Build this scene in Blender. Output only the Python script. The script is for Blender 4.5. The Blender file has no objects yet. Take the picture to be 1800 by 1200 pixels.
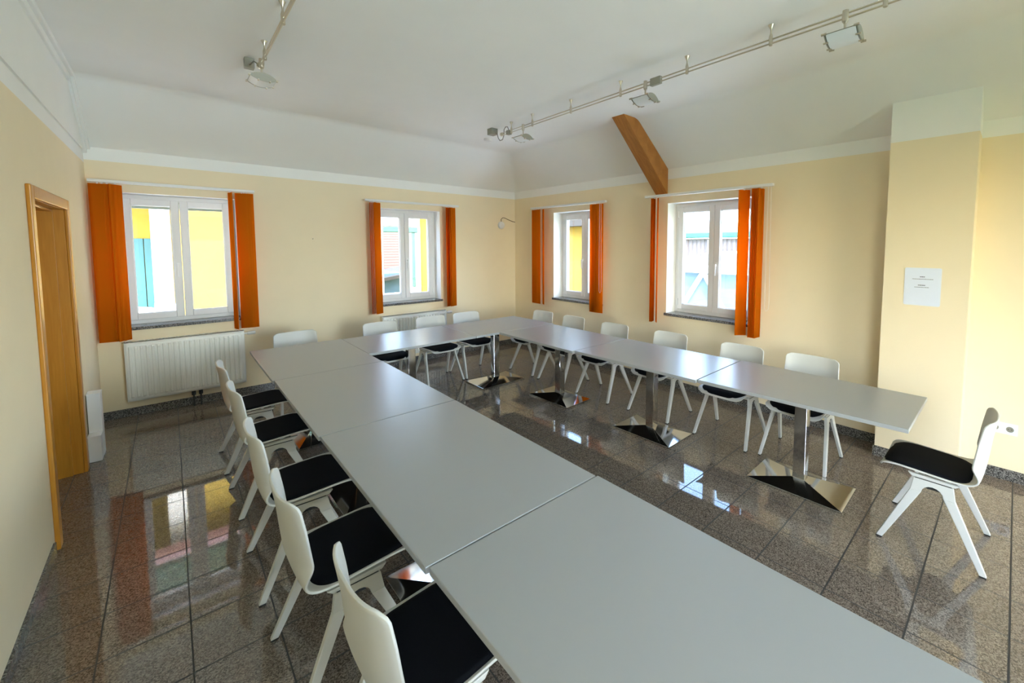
import bpy, bmesh, math, random
from mathutils import Vector, Matrix

random.seed(7)
S = bpy.context.scene
COL = S.collection

# ------------------------------------------------------------------ camera
cam_data = bpy.data.cameras.new('camera')
cam = bpy.data.objects.new('camera', cam_data)
COL.objects.link(cam)
right = Vector((0.73122705, -0.68213179, 0.00179569))
up = Vector((0.04585609, 0.05178267, 0.99760502))
back = Vector((-0.68059108, -0.72939343, 0.06914478))
M = Matrix((right, up, back)).transposed().to_4x4()
M.translation = Vector((0.5599, -6.2137, 1.7782))
cam.matrix_world = M
cam_data.sensor_width = 36.0
cam_data.lens = 743.41 / 1800 * 36
cam_data.shift_x = (900 - 990.37) / 1800
cam_data.shift_y = (483.27 - 600) / 1800
cam_data.clip_start = 0.02
cam_data.clip_end = 300
S.camera = cam

# ------------------------------------------------------------------ world, sun, exposure
world = bpy.data.worlds.new('sky')
S.world = world
world.use_nodes = True
wn = world.node_tree
for n in list(wn.nodes):
    wn.nodes.remove(n)
w_out = wn.nodes.new('ShaderNodeOutputWorld')
w_bg = wn.nodes.new('ShaderNodeBackground')
w_sky = wn.nodes.new('ShaderNodeTexSky')
w_sky.sky_type = 'NISHITA'
w_sky.sun_disc = False
w_sky.sun_elevation = math.radians(42)
w_sky.sun_rotation = math.radians(215)
w_sky.air_density = 1.0
w_sky.dust_density = 1.6
w_bg.inputs['Strength'].default_value = 0.9
wn.links.new(w_sky.outputs[0], w_bg.inputs[0])
wn.links.new(w_bg.outputs[0], w_out.inputs[0])

sun_data = bpy.data.lights.new('sun', 'SUN')
sun_data.energy = 4.5
sun_data.angle = math.radians(0.6)
sun_data.color = (1.0, 0.93, 0.82)
sun = bpy.data.objects.new('sun', sun_data)
COL.objects.link(sun)
sun.location = (-10, -14, 20)
# light travels towards +X +Y and down
sun.rotation_euler = Vector((0.31, 0.36, -0.88)).to_track_quat('-Z', 'Y').to_euler()

# added area lamp outside the unseen rear window, fills the room with cool light
def fill_lamp(name, loc, direction, sx_, sy_, watts, color):
    d = bpy.data.lights.new(name, 'AREA')
    d.shape = 'RECTANGLE'
    d.size = sx_
    d.size_y = sy_
    d.energy = watts
    d.color = color
    d.spread = math.radians(80)
    o_ = bpy.data.objects.new(name, d)
    COL.objects.link(o_)
    o_.location = loc
    o_.rotation_euler = Vector(direction).to_track_quat('-Z', 'Y').to_euler()
    return o_


FILL_COLOR = (0.72, 0.87, 1.0)
fill_lamp('rear_fill_lamp', (2.65, -9.95, 1.55), (-0.22, 1, 0.16), 1.80, 2.2, 19, FILL_COLOR)

S.view_settings.view_transform = 'Standard'
S.view_settings.look = 'None'
S.view_settings.gamma = 1.0
S.view_settings.use_curve_mapping = False
S.view_settings.exposure = 2.02
S.cycles.use_denoising = True
S.cycles.max_bounces = 12
S.cycles.diffuse_bounces = 8
S.cycles.glossy_bounces = 5
S.cycles.transmission_bounces = 8
S.cycles.transparent_max_bounces = 16
S.cycles.caustics_reflective = False
S.cycles.caustics_refractive = False
S.cycles.sample_clamp_indirect = 8.0

# ------------------------------------------------------------------ materials
MATS = {}


def mat(name, color, rough=0.6, metallic=0.0, spec=0.5, bump=0.0, bump_scale=60.0, vary=0.0, vary_scale=4.0,
        coat=0.0):
    m = bpy.data.materials.new(name)
    m.use_nodes = True
    nt = m.node_tree
    b = nt.nodes['Principled BSDF']
    b.inputs['Base Color'].default_value = (*color, 1)
    b.inputs['Roughness'].default_value = rough
    b.inputs['Metallic'].default_value = metallic
    b.inputs['Specular IOR Level'].default_value = spec
    if coat:
        b.inputs['Coat Weight'].default_value = coat
    tc = None
    if bump or vary:
        tc = nt.nodes.new('ShaderNodeTexCoord')
    if bump:
        n = nt.nodes.new('ShaderNodeTexNoise')
        n.inputs['Scale'].default_value = bump_scale
        n.inputs['Detail'].default_value = 4
        nt.links.new(tc.outputs['Object'], n.inputs['Vector'])
        bp = nt.nodes.new('ShaderNodeBump')
        bp.inputs['Strength'].default_value = bump
        bp.inputs['Distance'].default_value = 0.002
        nt.links.new(n.outputs[0], bp.inputs['Height'])
        nt.links.new(bp.outputs[0], b.inputs['Normal'])
    if vary:
        n2 = nt.nodes.new('ShaderNodeTexNoise')
        n2.inputs['Scale'].default_value = vary_scale
        n2.inputs['Detail'].default_value = 3
        nt.links.new(tc.outputs['Object'], n2.inputs['Vector'])
        mx = nt.nodes.new('ShaderNodeMixRGB')
        mx.inputs[1].default_value = (*[c * (1 - vary) for c in color], 1)
        mx.inputs[2].default_value = (*[min(1, c * (1 + vary)) for c in color], 1)
        nt.links.new(n2.outputs[0], mx.inputs[0])
        nt.links.new(mx.outputs[0], b.inputs['Base Color'])
    MATS[name] = m
    return m


def granite_nodes(nt, c0, c1, c2, scale):
    """speckled stone colour: returns the colour socket"""
    tc = nt.nodes.new('ShaderNodeTexCoord')
    v = nt.nodes.new('ShaderNodeTexVoronoi')
    v.inputs['Scale'].default_value = scale
    nt.links.new(tc.outputs['Object'], v.inputs['Vector'])
    sep = nt.nodes.new('ShaderNodeSeparateColor')
    nt.links.new(v.outputs['Color'], sep.inputs[0])
    r = nt.nodes.new('ShaderNodeValToRGB')
    r.color_ramp.interpolation = 'LINEAR'
    e = r.color_ramp.elements
    e[0].position = 0.0
    e[0].color = (*c0, 1)
    e[1].position = 1.0
    e[1].color = (*c2, 1)
    k = e.new(0.45)
    k.color = (*c1, 1)
    nt.links.new(sep.outputs[0], r.inputs[0])
    return r.outputs[0], tc


# floor: polished granite tiles with dark joints
mf = bpy.data.materials.new('granite_tiles')
mf.use_nodes = True
nt = mf.node_tree
pb = nt.nodes['Principled BSDF']
colr, tc = granite_nodes(nt, (0.055, 0.045, 0.036), (0.155, 0.126, 0.101), (0.28, 0.235, 0.195), 210)
sx = nt.nodes.new('ShaderNodeSeparateXYZ')
nt.links.new(tc.outputs['Object'], sx.inputs[0])


def mnode(op, a, b=None):
    n = nt.nodes.new('ShaderNodeMath')
    n.operation = op
    for i, x in enumerate((a, b)):
        if x is None:
            continue
        if isinstance(x, (int, float)):
            n.inputs[i].default_value = x
        else:
            nt.links.new(x, n.inputs[i])
    return n.outputs[0]


def joint(sock, off, step, half):
    t = mnode('DIVIDE', mnode('SUBTRACT', sock, off), step)
    fr = mnode('SUBTRACT', mnode('FRACT', mnode('ADD', t, 100.5)), 0.5)
    return mnode('LESS_THAN', mnode('ABSOLUTE', fr), half / step), mnode('FLOOR', mnode('ADD', t, 100.0))


jx, ix = joint(sx.outputs[0], 0.255, 0.303, 0.0031)
jy, iy = joint(sx.outputs[1], -2.31, 0.3308, 0.0042)
jm = mnode('MAXIMUM', jx, jy)
wnz = nt.nodes.new('ShaderNodeTexWhiteNoise')
wnz.noise_dimensions = '2D'
cmb = nt.nodes.new('ShaderNodeCombineXYZ')
nt.links.new(ix, cmb.inputs[0])
nt.links.new(iy, cmb.inputs[1])
nt.links.new(cmb.outputs[0], wnz.inputs['Vector'])
hv = nt.nodes.new('ShaderNodeHueSaturation')
nt.links.new(colr, hv.inputs['Color'])
nt.links.new(mnode('ADD', mnode('MULTIPLY', wnz.outputs['Value'], 0.16), 0.92), hv.inputs['Value'])
mixj = nt.nodes.new('ShaderNodeMixRGB')
nt.links.new(jm, mixj.inputs[0])
nt.links.new(hv.outputs[0], mixj.inputs[1])
mixj.inputs[2].default_value = (0.014, 0.012, 0.010, 1)
nt.links.new(mixj.outputs[0], pb.inputs['Base Color'])
nt.links.new(mnode('ADD', mnode('MULTIPLY', jm, 0.7), 0.035), pb.inputs['Roughness'])
pb.inputs['Specular IOR Level'].default_value = 0.95
MATS['floor'] = mf

ms = bpy.data.materials.new('granite')
ms.use_nodes = True
c, _ = granite_nodes(ms.node_tree, (0.02, 0.02, 0.02), (0.10, 0.095, 0.09), (0.30, 0.29, 0.27), 170)
ms.node_tree.links.new(c, ms.node_tree.nodes['Principled BSDF'].inputs['Base Color'])
ms.node_tree.nodes['Principled BSDF'].inputs['Roughness'].default_value = 0.2
MATS['granite'] = ms

mat('white_paint', (0.88, 0.88, 0.85), 0.85, bump=0.08, bump_scale=90, vary=0.02)
mat('cream_paint', (0.86, 0.745, 0.525), 0.85, bump=0.08, bump_scale=90, vary=0.03)
mat('window_plastic', (0.80, 0.80, 0.80), 0.3)
mat('gasket', (0.03, 0.03, 0.03), 0.6)
mat('laminate', (0.34, 0.36, 0.37), 0.30, spec=0.7, bump=0.03, bump_scale=400)
mat('laminate_edge', (0.60, 0.61, 0.62), 0.4)
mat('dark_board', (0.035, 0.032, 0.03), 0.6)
mat('chrome', (0.62, 0.62, 0.62), 0.07, metallic=1.0)
mat('dark_steel', (0.05, 0.05, 0.05), 0.4, metallic=0.6)
mat('chair_plastic', (0.62, 0.625, 0.595), 0.42)
mat('pad_fabric', (0.004, 0.005, 0.008), 0.9, spec=0.15, bump=0.3, bump_scale=500)
mat('black_plastic', (0.01, 0.01, 0.01), 0.5)
mat('radiator_paint', (0.82, 0.82, 0.76), 0.35)
mat('white_plastic', (0.80, 0.80, 0.78), 0.4)
mat('nickel', (0.62, 0.57, 0.47), 0.30, metallic=1.0)
mat('lamp_housing', (0.36, 0.35, 0.29), 0.45, metallic=0.4)
mat('cable', (0.16, 0.09, 0.04), 0.6)
mat('cable_grey', (0.25, 0.24, 0.2), 0.5)
mat('paper', (0.74, 0.80, 0.92), 0.8)
mat('ink', (0.03, 0.035, 0.06), 0.7)
mat('yellow_render', (0.36, 0.235, 0.034), 0.9, bump=0.2, bump_scale=30, vary=0.05)
mat('white_render', (0.62, 0.58, 0.52), 0.9)
mat('teal_wood', (0.035, 0.135, 0.16), 0.6, vary=0.1, vary_scale=12)
mat('teal_metal', (0.04, 0.20, 0.165), 0.4)
mat('green_metal', (0.06, 0.14, 0.10), 0.4)
mat('snow', (0.88, 0.90, 0.93), 0.7, bump=0.3, bump_scale=5)
mat('grey_stone', (0.28, 0.29, 0.30), 0.8)
mat('lawn_green', (0.07, 0.13, 0.035), 0.95, vary=0.35, vary_scale=6)
mat('asphalt', (0.30, 0.25, 0.23), 0.9, vary=0.2)
mat('pale_blue_render', (0.10, 0.165, 0.20), 0.7)
mat('white_metal', (0.86, 0.87, 0.88), 0.4)
mat('dark_wood', (0.05, 0.045, 0.04), 0.7)
mat('grey_snow', (0.26, 0.28, 0.31), 0.7, bump=0.3, bump_scale=5)  # darker grey snow colour for the drift


def wood(name, c0, c1, scale=(1, 1, 14), rough=0.35, knots=False):
    m = bpy.data.materials.new(name)
    m.use_nodes = True
    n = m.node_tree
    b = n.nodes['Principled BSDF']
    tcx = n.nodes.new('ShaderNodeTexCoord')
    mp = n.nodes.new('ShaderNodeMapping')
    mp.inputs['Scale'].default_value = scale
    n.links.new(tcx.outputs['Object'], mp.inputs[0])
    nz = n.nodes.new('ShaderNodeTexNoise')
    nz.inputs['Scale'].default_value = 3.0
    nz.inputs['Detail'].default_value = 6
    nz.inputs['Distortion'].default_value = 0.8
    n.links.new(mp.outputs[0], nz.inputs['Vector'])
    r = n.nodes.new('ShaderNodeValToRGB')
    r.color_ramp.elements[0].position = 0.3
    r.color_ramp.elements[0].color = (*c0, 1)
    r.color_ramp.elements[1].position = 0.7
    r.color_ramp.elements[1].color = (*c1, 1)
    n.links.new(nz.outputs[0], r.inputs[0])
    out = r.outputs[0]
    if knots:
        v = n.nodes.new('ShaderNodeTexVoronoi')
        v.inputs['Scale'].default_value = 4.5
        n.links.new(tcx.outputs['Object'], v.inputs['Vector'])
        k = n.nodes.new('ShaderNodeValToRGB')
        k.color_ramp.elements[0].position = 0.05
        k.color_ramp.elements[0].color = (0.25, 0.2, 0.15, 1)
        k.color_ramp.elements[1].position = 0.13
        k.color_ramp.elements[1].color = (1, 1, 1, 1)
        n.links.new(v.outputs[0], k.inputs[0])
        mu = n.nodes.new('ShaderNodeMixRGB')
        mu.blend_type = 'MULTIPLY'
        mu.inputs[0].default_value = 1
        n.links.new(out, mu.inputs[1])
        n.links.new(k.outputs[0], mu.inputs[2])
        out = mu.outputs[0]
    n.links.new(out, b.inputs['Base Color'])
    b.inputs['Roughness'].default_value = rough
    MATS[name] = m


wood('door_wood', (0.46, 0.185, 0.012), (0.56, 0.25, 0.025), (14, 14, 0.8), 0.32)
wood('beam_wood', (0.34, 0.125, 0.020), (0.46, 0.190, 0.035), (2, 12, 2), 0.6, knots=True)

# glass pane: clear, with a mirror-like sheen
mg = bpy.data.materials.new('glass')
mg.use_nodes = True
n = mg.node_tree
for q in list(n.nodes):
    n.nodes.remove(q)
o = n.nodes.new('ShaderNodeOutputMaterial')
mx = n.nodes.new('ShaderNodeMixShader')
tr = n.nodes.new('ShaderNodeBsdfTransparent')
tr.inputs[0].default_value = (0.95, 0.97, 0.97, 1)
gl = n.nodes.new('ShaderNodeBsdfGlossy')
gl.inputs['Roughness'].default_value = 0.0
# Schlick reflectance, the same from both faces of the pane
geo = n.nodes.new('ShaderNodeNewGeometry')
dp = n.nodes.new('ShaderNodeVectorMath')
dp.operation = 'DOT_PRODUCT'
n.links.new(geo.outputs['Incoming'], dp.inputs[0])
n.links.new(geo.outputs['Normal'], dp.inputs[1])
nt = n
cosi = mnode('ABSOLUTE', dp.outputs['Value'])
sch = mnode('ADD', mnode('MULTIPLY', mnode('POWER', mnode('SUBTRACT', 1.0, cosi), 5.0), 0.96), 0.04)
n.links.new(sch, mx.inputs[0])
n.links.new(tr.outputs[0], mx.inputs[1])
n.links.new(gl.outputs[0], mx.inputs[2])
n.links.new(mx.outputs[0], o.inputs[0])
MATS['glass'] = mg

# frosted lamp glass
mat('frosted_glass', (0.80, 0.84, 0.86), 0.35, spec=0.6)

# orange translucent blind fabric
mo = bpy.data.materials.new('orange_fabric')
mo.use_nodes = True
n = mo.node_tree
for q in list(n.nodes):
    n.nodes.remove(q)
o = n.nodes.new('ShaderNodeOutputMaterial')
mx = n.nodes.new('ShaderNodeMixShader')
df = n.nodes.new('ShaderNodeBsdfDiffuse')
df.inputs[0].default_value = (0.86, 0.29, 0.012, 1)
tl = n.nodes.new('ShaderNodeBsdfTranslucent')
tl.inputs[0].default_value = (0.95, 0.30, 0.012, 1)
mx.inputs[0].default_value = 0.6
n.links.new(df.outputs[0], mx.inputs[1])
n.links.new(tl.outputs[0], mx.inputs[2])
n.links.new(mx.outputs[0], o.inputs[0])
MATS['orange_fabric'] = mo

# corrugated brownish wall of the neighbouring building
mat('weathered_boards', (0.20, 0.18, 0.17), 0.8, vary=0.25, vary_scale=9)


def tiles_roof():
    m = bpy.data.materials.new('roof_tiles')
    m.use_nodes = True
    n = m.node_tree
    b = n.nodes['Principled BSDF']
    t = n.nodes.new('ShaderNodeTexCoord')
    w = n.nodes.new('ShaderNodeTexWave')
    w.inputs['Scale'].default_value = 3.0
    w.bands_direction = 'Z'
    n.links.new(t.outputs['Object'], w.inputs['Vector'])
    r = n.nodes.new('ShaderNodeValToRGB')
    r.color_ramp.elements[0].color = (0.075, 0.026, 0.018, 1)
    r.color_ramp.elements[1].color = (0.135, 0.058, 0.040, 1)
    n.links.new(w.outputs[0], r.inputs[0])
    n.links.new(r.outputs[0], b.inputs['Base Color'])
    b.inputs['Roughness'].default_value = 0.85
    MATS['roof_tiles'] = m


tiles_roof()

# ------------------------------------------------------------------ mesh helpers


class MB:
    """collects shapes into one mesh"""

    def __init__(self):
        self.bm = bmesh.new()

    def face(self, vs, mi=0):
        f = self.bm.faces.new(vs)
        f.material_index = mi
        return f

    def box(self, lo, hi, mi=0, mtx=None):
        x0, y0, z0 = lo
        x1, y1, z1 = hi
        P = [(x0, y0, z0), (x1, y0, z0), (x1, y1, z0), (x0, y1, z0), (x0, y0, z1), (x1, y0, z1), (x1, y1, z1), (x0, y1, z1)]
        if mtx is not None:
            P = [mtx @ Vector(p) for p in P]
        v = [self.bm.verts.new(p) for p in P]
        for q in ((0, 3, 2, 1), (4, 5, 6, 7), (0, 1, 5, 4), (1, 2, 6, 5), (2, 3, 7, 6), (3, 0, 4, 7)):
            self.face([v[i] for i in q], mi)
        return self

    def prism(self, bottom, top, mi=0):
        """bottom and top: matching loops of points (counter-clockwise seen from the top side)"""
        b = [self.bm.verts.new(p) for p in bottom]
        t = [self.bm.verts.new(p) for p in top]
        k = len(b)
        self.face(list(reversed(b)), mi)
        self.face(t, mi)
        for i in range(k):
            self.face([b[i], b[(i + 1) % k], t[(i + 1) % k], t[i]], mi)
        return self

    def tube(self, pts, r, seg=8, mi=0, closed_ends=True):
        pts = [Vector(p) for p in pts]
        rs = r if isinstance(r, (list, tuple)) else [r] * len(pts)
        rings = []
        ref = None
        for i, p in enumerate(pts):
            if i == 0:
                d = pts[1] - p
            elif i == len(pts) - 1:
                d = p - pts[i - 1]
            else:
                d = (pts[i + 1] - pts[i - 1])
            d.normalize()
            if ref is None:
                ref = Vector((0, 0, 1)) if abs(d.z) < 0.9 else Vector((1, 0, 0))
            a = d.cross(ref)
            a.normalize()
            b = a.cross(d)
            b.normalize()
            ref = b
            rings.append([self.bm.verts.new(p + rs[i] * (math.cos(2 * math.pi * k / seg) * a + math.sin(2 * math.pi * k / seg) * b))
                          for k in range(seg)])
        for i in range(len(rings) - 1):
            for k in range(seg):
                self.face([rings[i][k], rings[i][(k + 1) % seg], rings[i + 1][(k + 1) % seg], rings[i + 1][k]], mi)
        if closed_ends:
            self.face(list(reversed(rings[0])), mi)
            self.face(rings[-1], mi)
        return self

    def lathe(self, prof, center, axis='Z', seg=24, mi=0):
        """prof: list of (radius, height)"""
        cx = Vector(center)
        ax = {'X': (Vector((1, 0, 0)), Vector((0, 1, 0)), Vector((0, 0, 1))),
              'Y': (Vector((0, 1, 0)), Vector((0, 0, 1)), Vector((1, 0, 0))),
              'Z': (Vector((0, 0, 1)), Vector((1, 0, 0)), Vector((0, 1, 0)))}[axis]
        rings = []
        for r, h in prof:
            r = max(r, 1e-4)
            rings.append([self.bm.verts.new(cx + ax[0] * h + r * (math.cos(2 * math.pi * k / seg) * ax[1] + math.sin(2 * math.pi * k / seg) * ax[2]))
                          for k in range(seg)])
        for i in range(len(rings) - 1):
            for k in range(seg):
                self.face([rings[i][k], rings[i][(k + 1) % seg], rings[i + 1][(k + 1) % seg], rings[i + 1][k]], mi)
        self.face(list(reversed(rings[0])), mi)
        self.face(rings[-1], mi)
        return self

    def build(self, name, mats, parent=None, smooth=False, bevel=0.0, seg=2, fix=True, angle=30):
        if fix:
            bmesh.ops.recalc_face_normals(self.bm, faces=self.bm.faces[:])
        me = bpy.data.meshes.new(name)
        self.bm.to_mesh(me)
        self.bm.free()
        if not isinstance(mats, (list, tuple)):
            mats = [mats]
        for m in mats:
            me.materials.append(MATS[m])
        o = bpy.data.objects.new(name, me)
        COL.objects.link(o)
        if parent is not None:
            o.parent = parent
        if smooth:
            for p in me.polygons:
                p.use_smooth = True
            try:
                me.set_sharp_from_angle(angle=math.radians(angle))
            except Exception:
                pass
        if bevel:
            b = o.modifiers.new('bevel', 'BEVEL')
            b.width = bevel
            b.segments = seg
            b.limit_method = 'ANGLE'
            b.angle_limit = math.radians(40)
        return o


def thing(name, label, cat, loc=(0, 0, 0), rz=0.0, group=None):
    o = bpy.data.objects.new(name, None)
    COL.objects.link(o)
    o.location = loc
    o.rotation_euler = (0, 0, rz)
    o.empty_display_size = 0.1
    o['label'] = label
    o['category'] = cat
    if group:
        o['group'] = group
    return o


def tag(o, label, cat, group=None):
    o['label'] = label
    o['category'] = cat
    if group:
        o['group'] = group
    return o


def struct(o, label=None, cat=None):
    o['kind'] = 'structure'
    if label:
        o['label'] = label
    if cat:
        o['category'] = cat
    return o


def dup(root, loc, rz, label, group=None):
    r = root.copy()
    COL.objects.link(r)
    r.location = loc
    r.rotation_euler = (0, 0, rz)
    r['label'] = label
    if group:
        r['group'] = group
    for ch in list(root.children):
        c = ch.copy()
        COL.objects.link(c)
        c.parent = r
        for g in list(ch.children):
            d = g.copy()
            COL.objects.link(d)
            d.parent = c
    return r


# ------------------------------------------------------------------ room shell
W = 5.16          # right wall
YB = -9.6         # rear wall behind the camera
ZL = 2.605        # top of the cream paint
ZS = 2.73         # where the slopes start
ZC = 3.22         # flat ceiling
ZT = 3.55         # outer top of the walls
T = 0.34          # outer wall thickness
D = 0.20          # depth of the window reveals

# openings (lo, hi, z0, z1)
W1 = (0.18, 1.16, 0.90, 2.31)
W2 = (2.72, 3.70, 0.90, 2.31)
W3 = (-2.11, -1.05, 0.90, 2.31)
W4 = (-4.26, -3.20, 0.90, 2.31)
W5 = (-9.0, -7.2, 0.55, 2.45)      # left wall, behind the camera; then the rear wall glazing
R2_ = (1.75, 3.55, 0.35, 2.7)
DOOR = (-2.43, -1.30, -0.3, 2.06)


def wall_mesh(name, axis, pos0, pos1, a0, a1, z0, z1, openings, zsplit):
    """wall slab spanning a0..a1 along its axis with real openings, cream below zsplit and white above"""
    mb = MB()
    us = sorted({a0, a1, *[o[0] for o in openings], *[o[1] for o in openings]})
    zs = sorted({z0, z1, zsplit, *[o[2] for o in openings], *[o[3] for o in openings]})
    us = [u for u in us if a0 <= u <= a1]
    zs = [z for z in zs if z0 <= z <= z1]

    def solid(i, j):
        if i < 0 or j < 0 or i >= len(us) - 1 or j >= len(zs) - 1:
            return False
        cu, cz = (us[i] + us[i + 1]) / 2, (zs[j] + zs[j + 1]) / 2
        return not any(o[0] < cu < o[1] and o[2] < cz < o[3] for o in openings)

    def P(u, p, z):
        return (u, p, z) if axis == 'X' else (p, u, z)

    def quad(pts, mi):
        mb.face([mb.bm.verts.new(q) for q in pts], mi)

    for i in range(len(us) - 1):
        for j in range(len(zs) - 1):
            if not solid(i, j):
                continue
            u0, u1, q0, q1 = us[i], us[i + 1], zs[j], zs[j + 1]
            mi = 0 if (q0 + q1) / 2 < zsplit else 1
            for p in (pos0, pos1):
                quad([P(u0, p, q0), P(u1, p, q0), P(u1, p, q1), P(u0, p, q1)], mi)
            if not solid(i - 1, j):
                quad([P(u0, pos0, q0), P(u0, pos1, q0), P(u0, pos1, q1), P(u0, pos0, q1)], 1)
            if not solid(i + 1, j):
                quad([P(u1, pos0, q0), P(u1, pos1, q0), P(u1, pos1, q1), P(u1, pos0, q1)], 1)
            if not solid(i, j - 1):
                quad([P(u0, pos0, q0), P(u1, pos0, q0), P(u1, pos1, q0), P(u0, pos1, q0)], 1)
            if not solid(i, j + 1):
                quad([P(u0, pos0, q1), P(u1, pos0, q1), P(u1, pos1, q1), P(u0, pos1, q1)], 1)
    bmesh.ops.remove_doubles(mb.bm, verts=mb.bm.verts[:], dist=1e-5)
    return struct(mb.build(name, ['cream_paint', 'white_paint']))


wall_mesh('wall_back', 'X', 0.0, T, -T, W + T, -0.3, ZT, [W1, W2], ZL)
wall_mesh('wall_right', 'Y', W, W + T, YB - T, 0.0, -0.3, ZT, [W3, W4], ZL)
wall_mesh('wall_left', 'Y', -T, 0.0, YB - T, 0.0, -0.3, ZT, [DOOR, W5], ZL - 0.03)
wall_mesh('wall_front', 'X', YB - T, YB, 0.0, W, -0.3, ZT, [R2_], ZL)

fl = MB().box((-T, YB - T, -0.3), (W + T, T, 0.0)).build('floor', 'floor')
struct(fl)

# ceiling: flat part, slope to the back wall, slope to the right wall
mb = MB()
XS = 4.52
YS = -0.74
v = [mb.bm.verts.new(p) for p in (
    (0, YB, ZC), (XS, YB, ZC), (XS, YS, ZC), (0, YS, ZC),
    (0, 0, ZS), (W, 0, ZS), (W, YB, ZS))]
mb.face([v[0], v[1], v[2], v[3]])
mb.face([v[3], v[2], v[5], v[4]])
mb.face([v[2], v[1], v[6], v[5]])
ceil = mb.build('ceiling', 'white_paint', smooth=True, angle=60)
bv = ceil.modifiers.new('soft_edges', 'BEVEL')
bv.width = 0.06
bv.segments = 5
bv.limit_method = 'ANGLE'
bv.angle_limit = math.radians(20)
struct(ceil)
struct(MB().box((-T, YB - T, ZT - 0.2), (W + T, T, ZT + 0.1)).build('roof_light_block', 'white_paint'))  # unseen slab above the ceiling, added to shade the room and stop light leaks

# raised board of the gable above the cream paint on the left wall, and its edge moulding
struct(MB().box((0.0, YB, 2.685), (0.012, -0.001, ZC)).build('trim_1', 'white_paint'))
mb = MB()
path = [(0.0, YB, ZC), (0.0, YS, ZC), (0.0, 0.0, ZS)]
def strip(mb, off0, off1, th):
    # follows the ceiling line on the left wall
    def low(y, o):
        return (ZC - o) if y <= YS - 0.0 else None
    sl = Vector((0, -YS, ZS - ZC)).normalized()
    nrm = Vector((0, sl.z, -sl.y))      # pointing down into the room
    if nrm.z > 0:
        nrm = -nrm
    half = (Vector((0, 0, -1)) + nrm).normalized()
    k = 1 / half.dot(Vector((0, 0, -1)))
    for th0, th1, a, b in ((0.0, th, off0, off1),):
        A = Vector((0, YB, ZC)) + Vector((0, 0, -a)), Vector((0, YB, ZC)) + Vector((0, 0, -b))
        B = Vector((0, YS, ZC)) + half * k * a, Vector((0, YS, ZC)) + half * k * b
        Cc = Vector((0, 0, ZS)) + nrm * a - sl * 0.0, Vector((0, 0, ZS)) + nrm * b
        for p, q in ((A, B), (B, Cc)):
            X = Vector((th, 0, 0))
            lo = [p[0], q[0], q[1], p[1]]
            mb.prism(lo, [w + X for w in lo])
strip(mb, 0.0, 0.035, 0.05)
strip(mb, 0.035, 0.085, 0.03)
struct(mb.build('trim_2', 'white_paint', bevel=0.004))

# pillar in front of the right wall
CX, CY0, CY1 = 4.90, -5.985, -5.465
mb = MB()
mb.box((CX, CY0, 0), (W, CY1, ZL + 0.01), 0)
mb.box((CX, CY0, ZL + 0.01), (W, CY1, 3.05), 1)
colm = mb.build('wall_pillar', ['cream_paint', 'white_paint'])
struct(colm)

# stone baseboards
struct(MB().box((0.0, -0.012, 0), (W, 0.0, 0.085)).build('baseboard_back', 'granite', bevel=0.002))
struct(MB().box((W - 0.012, CY1 + 0.012, 0), (W, -0.012, 0.085)).box((W - 0.012, YB, 0), (W, CY0 - 0.012, 0.085)).build('baseboard_right', 'granite', bevel=0.002))
struct(MB().box((CX - 0.012, CY0 - 0.012, 0), (CX, CY1 + 0.012, 0.085)).box((CX, CY1, 0), (W, CY1 + 0.012, 0.085)).box((CX, CY0 - 0.012, 0), (W, CY0, 0.085)).build('baseboard_pillar', 'granite', bevel=0.002))
struct(MB().box((0.0, YB, 0), (0.012, -2.52, 0.07)).build('baseboard_left', 'granite', bevel=0.002))


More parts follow.
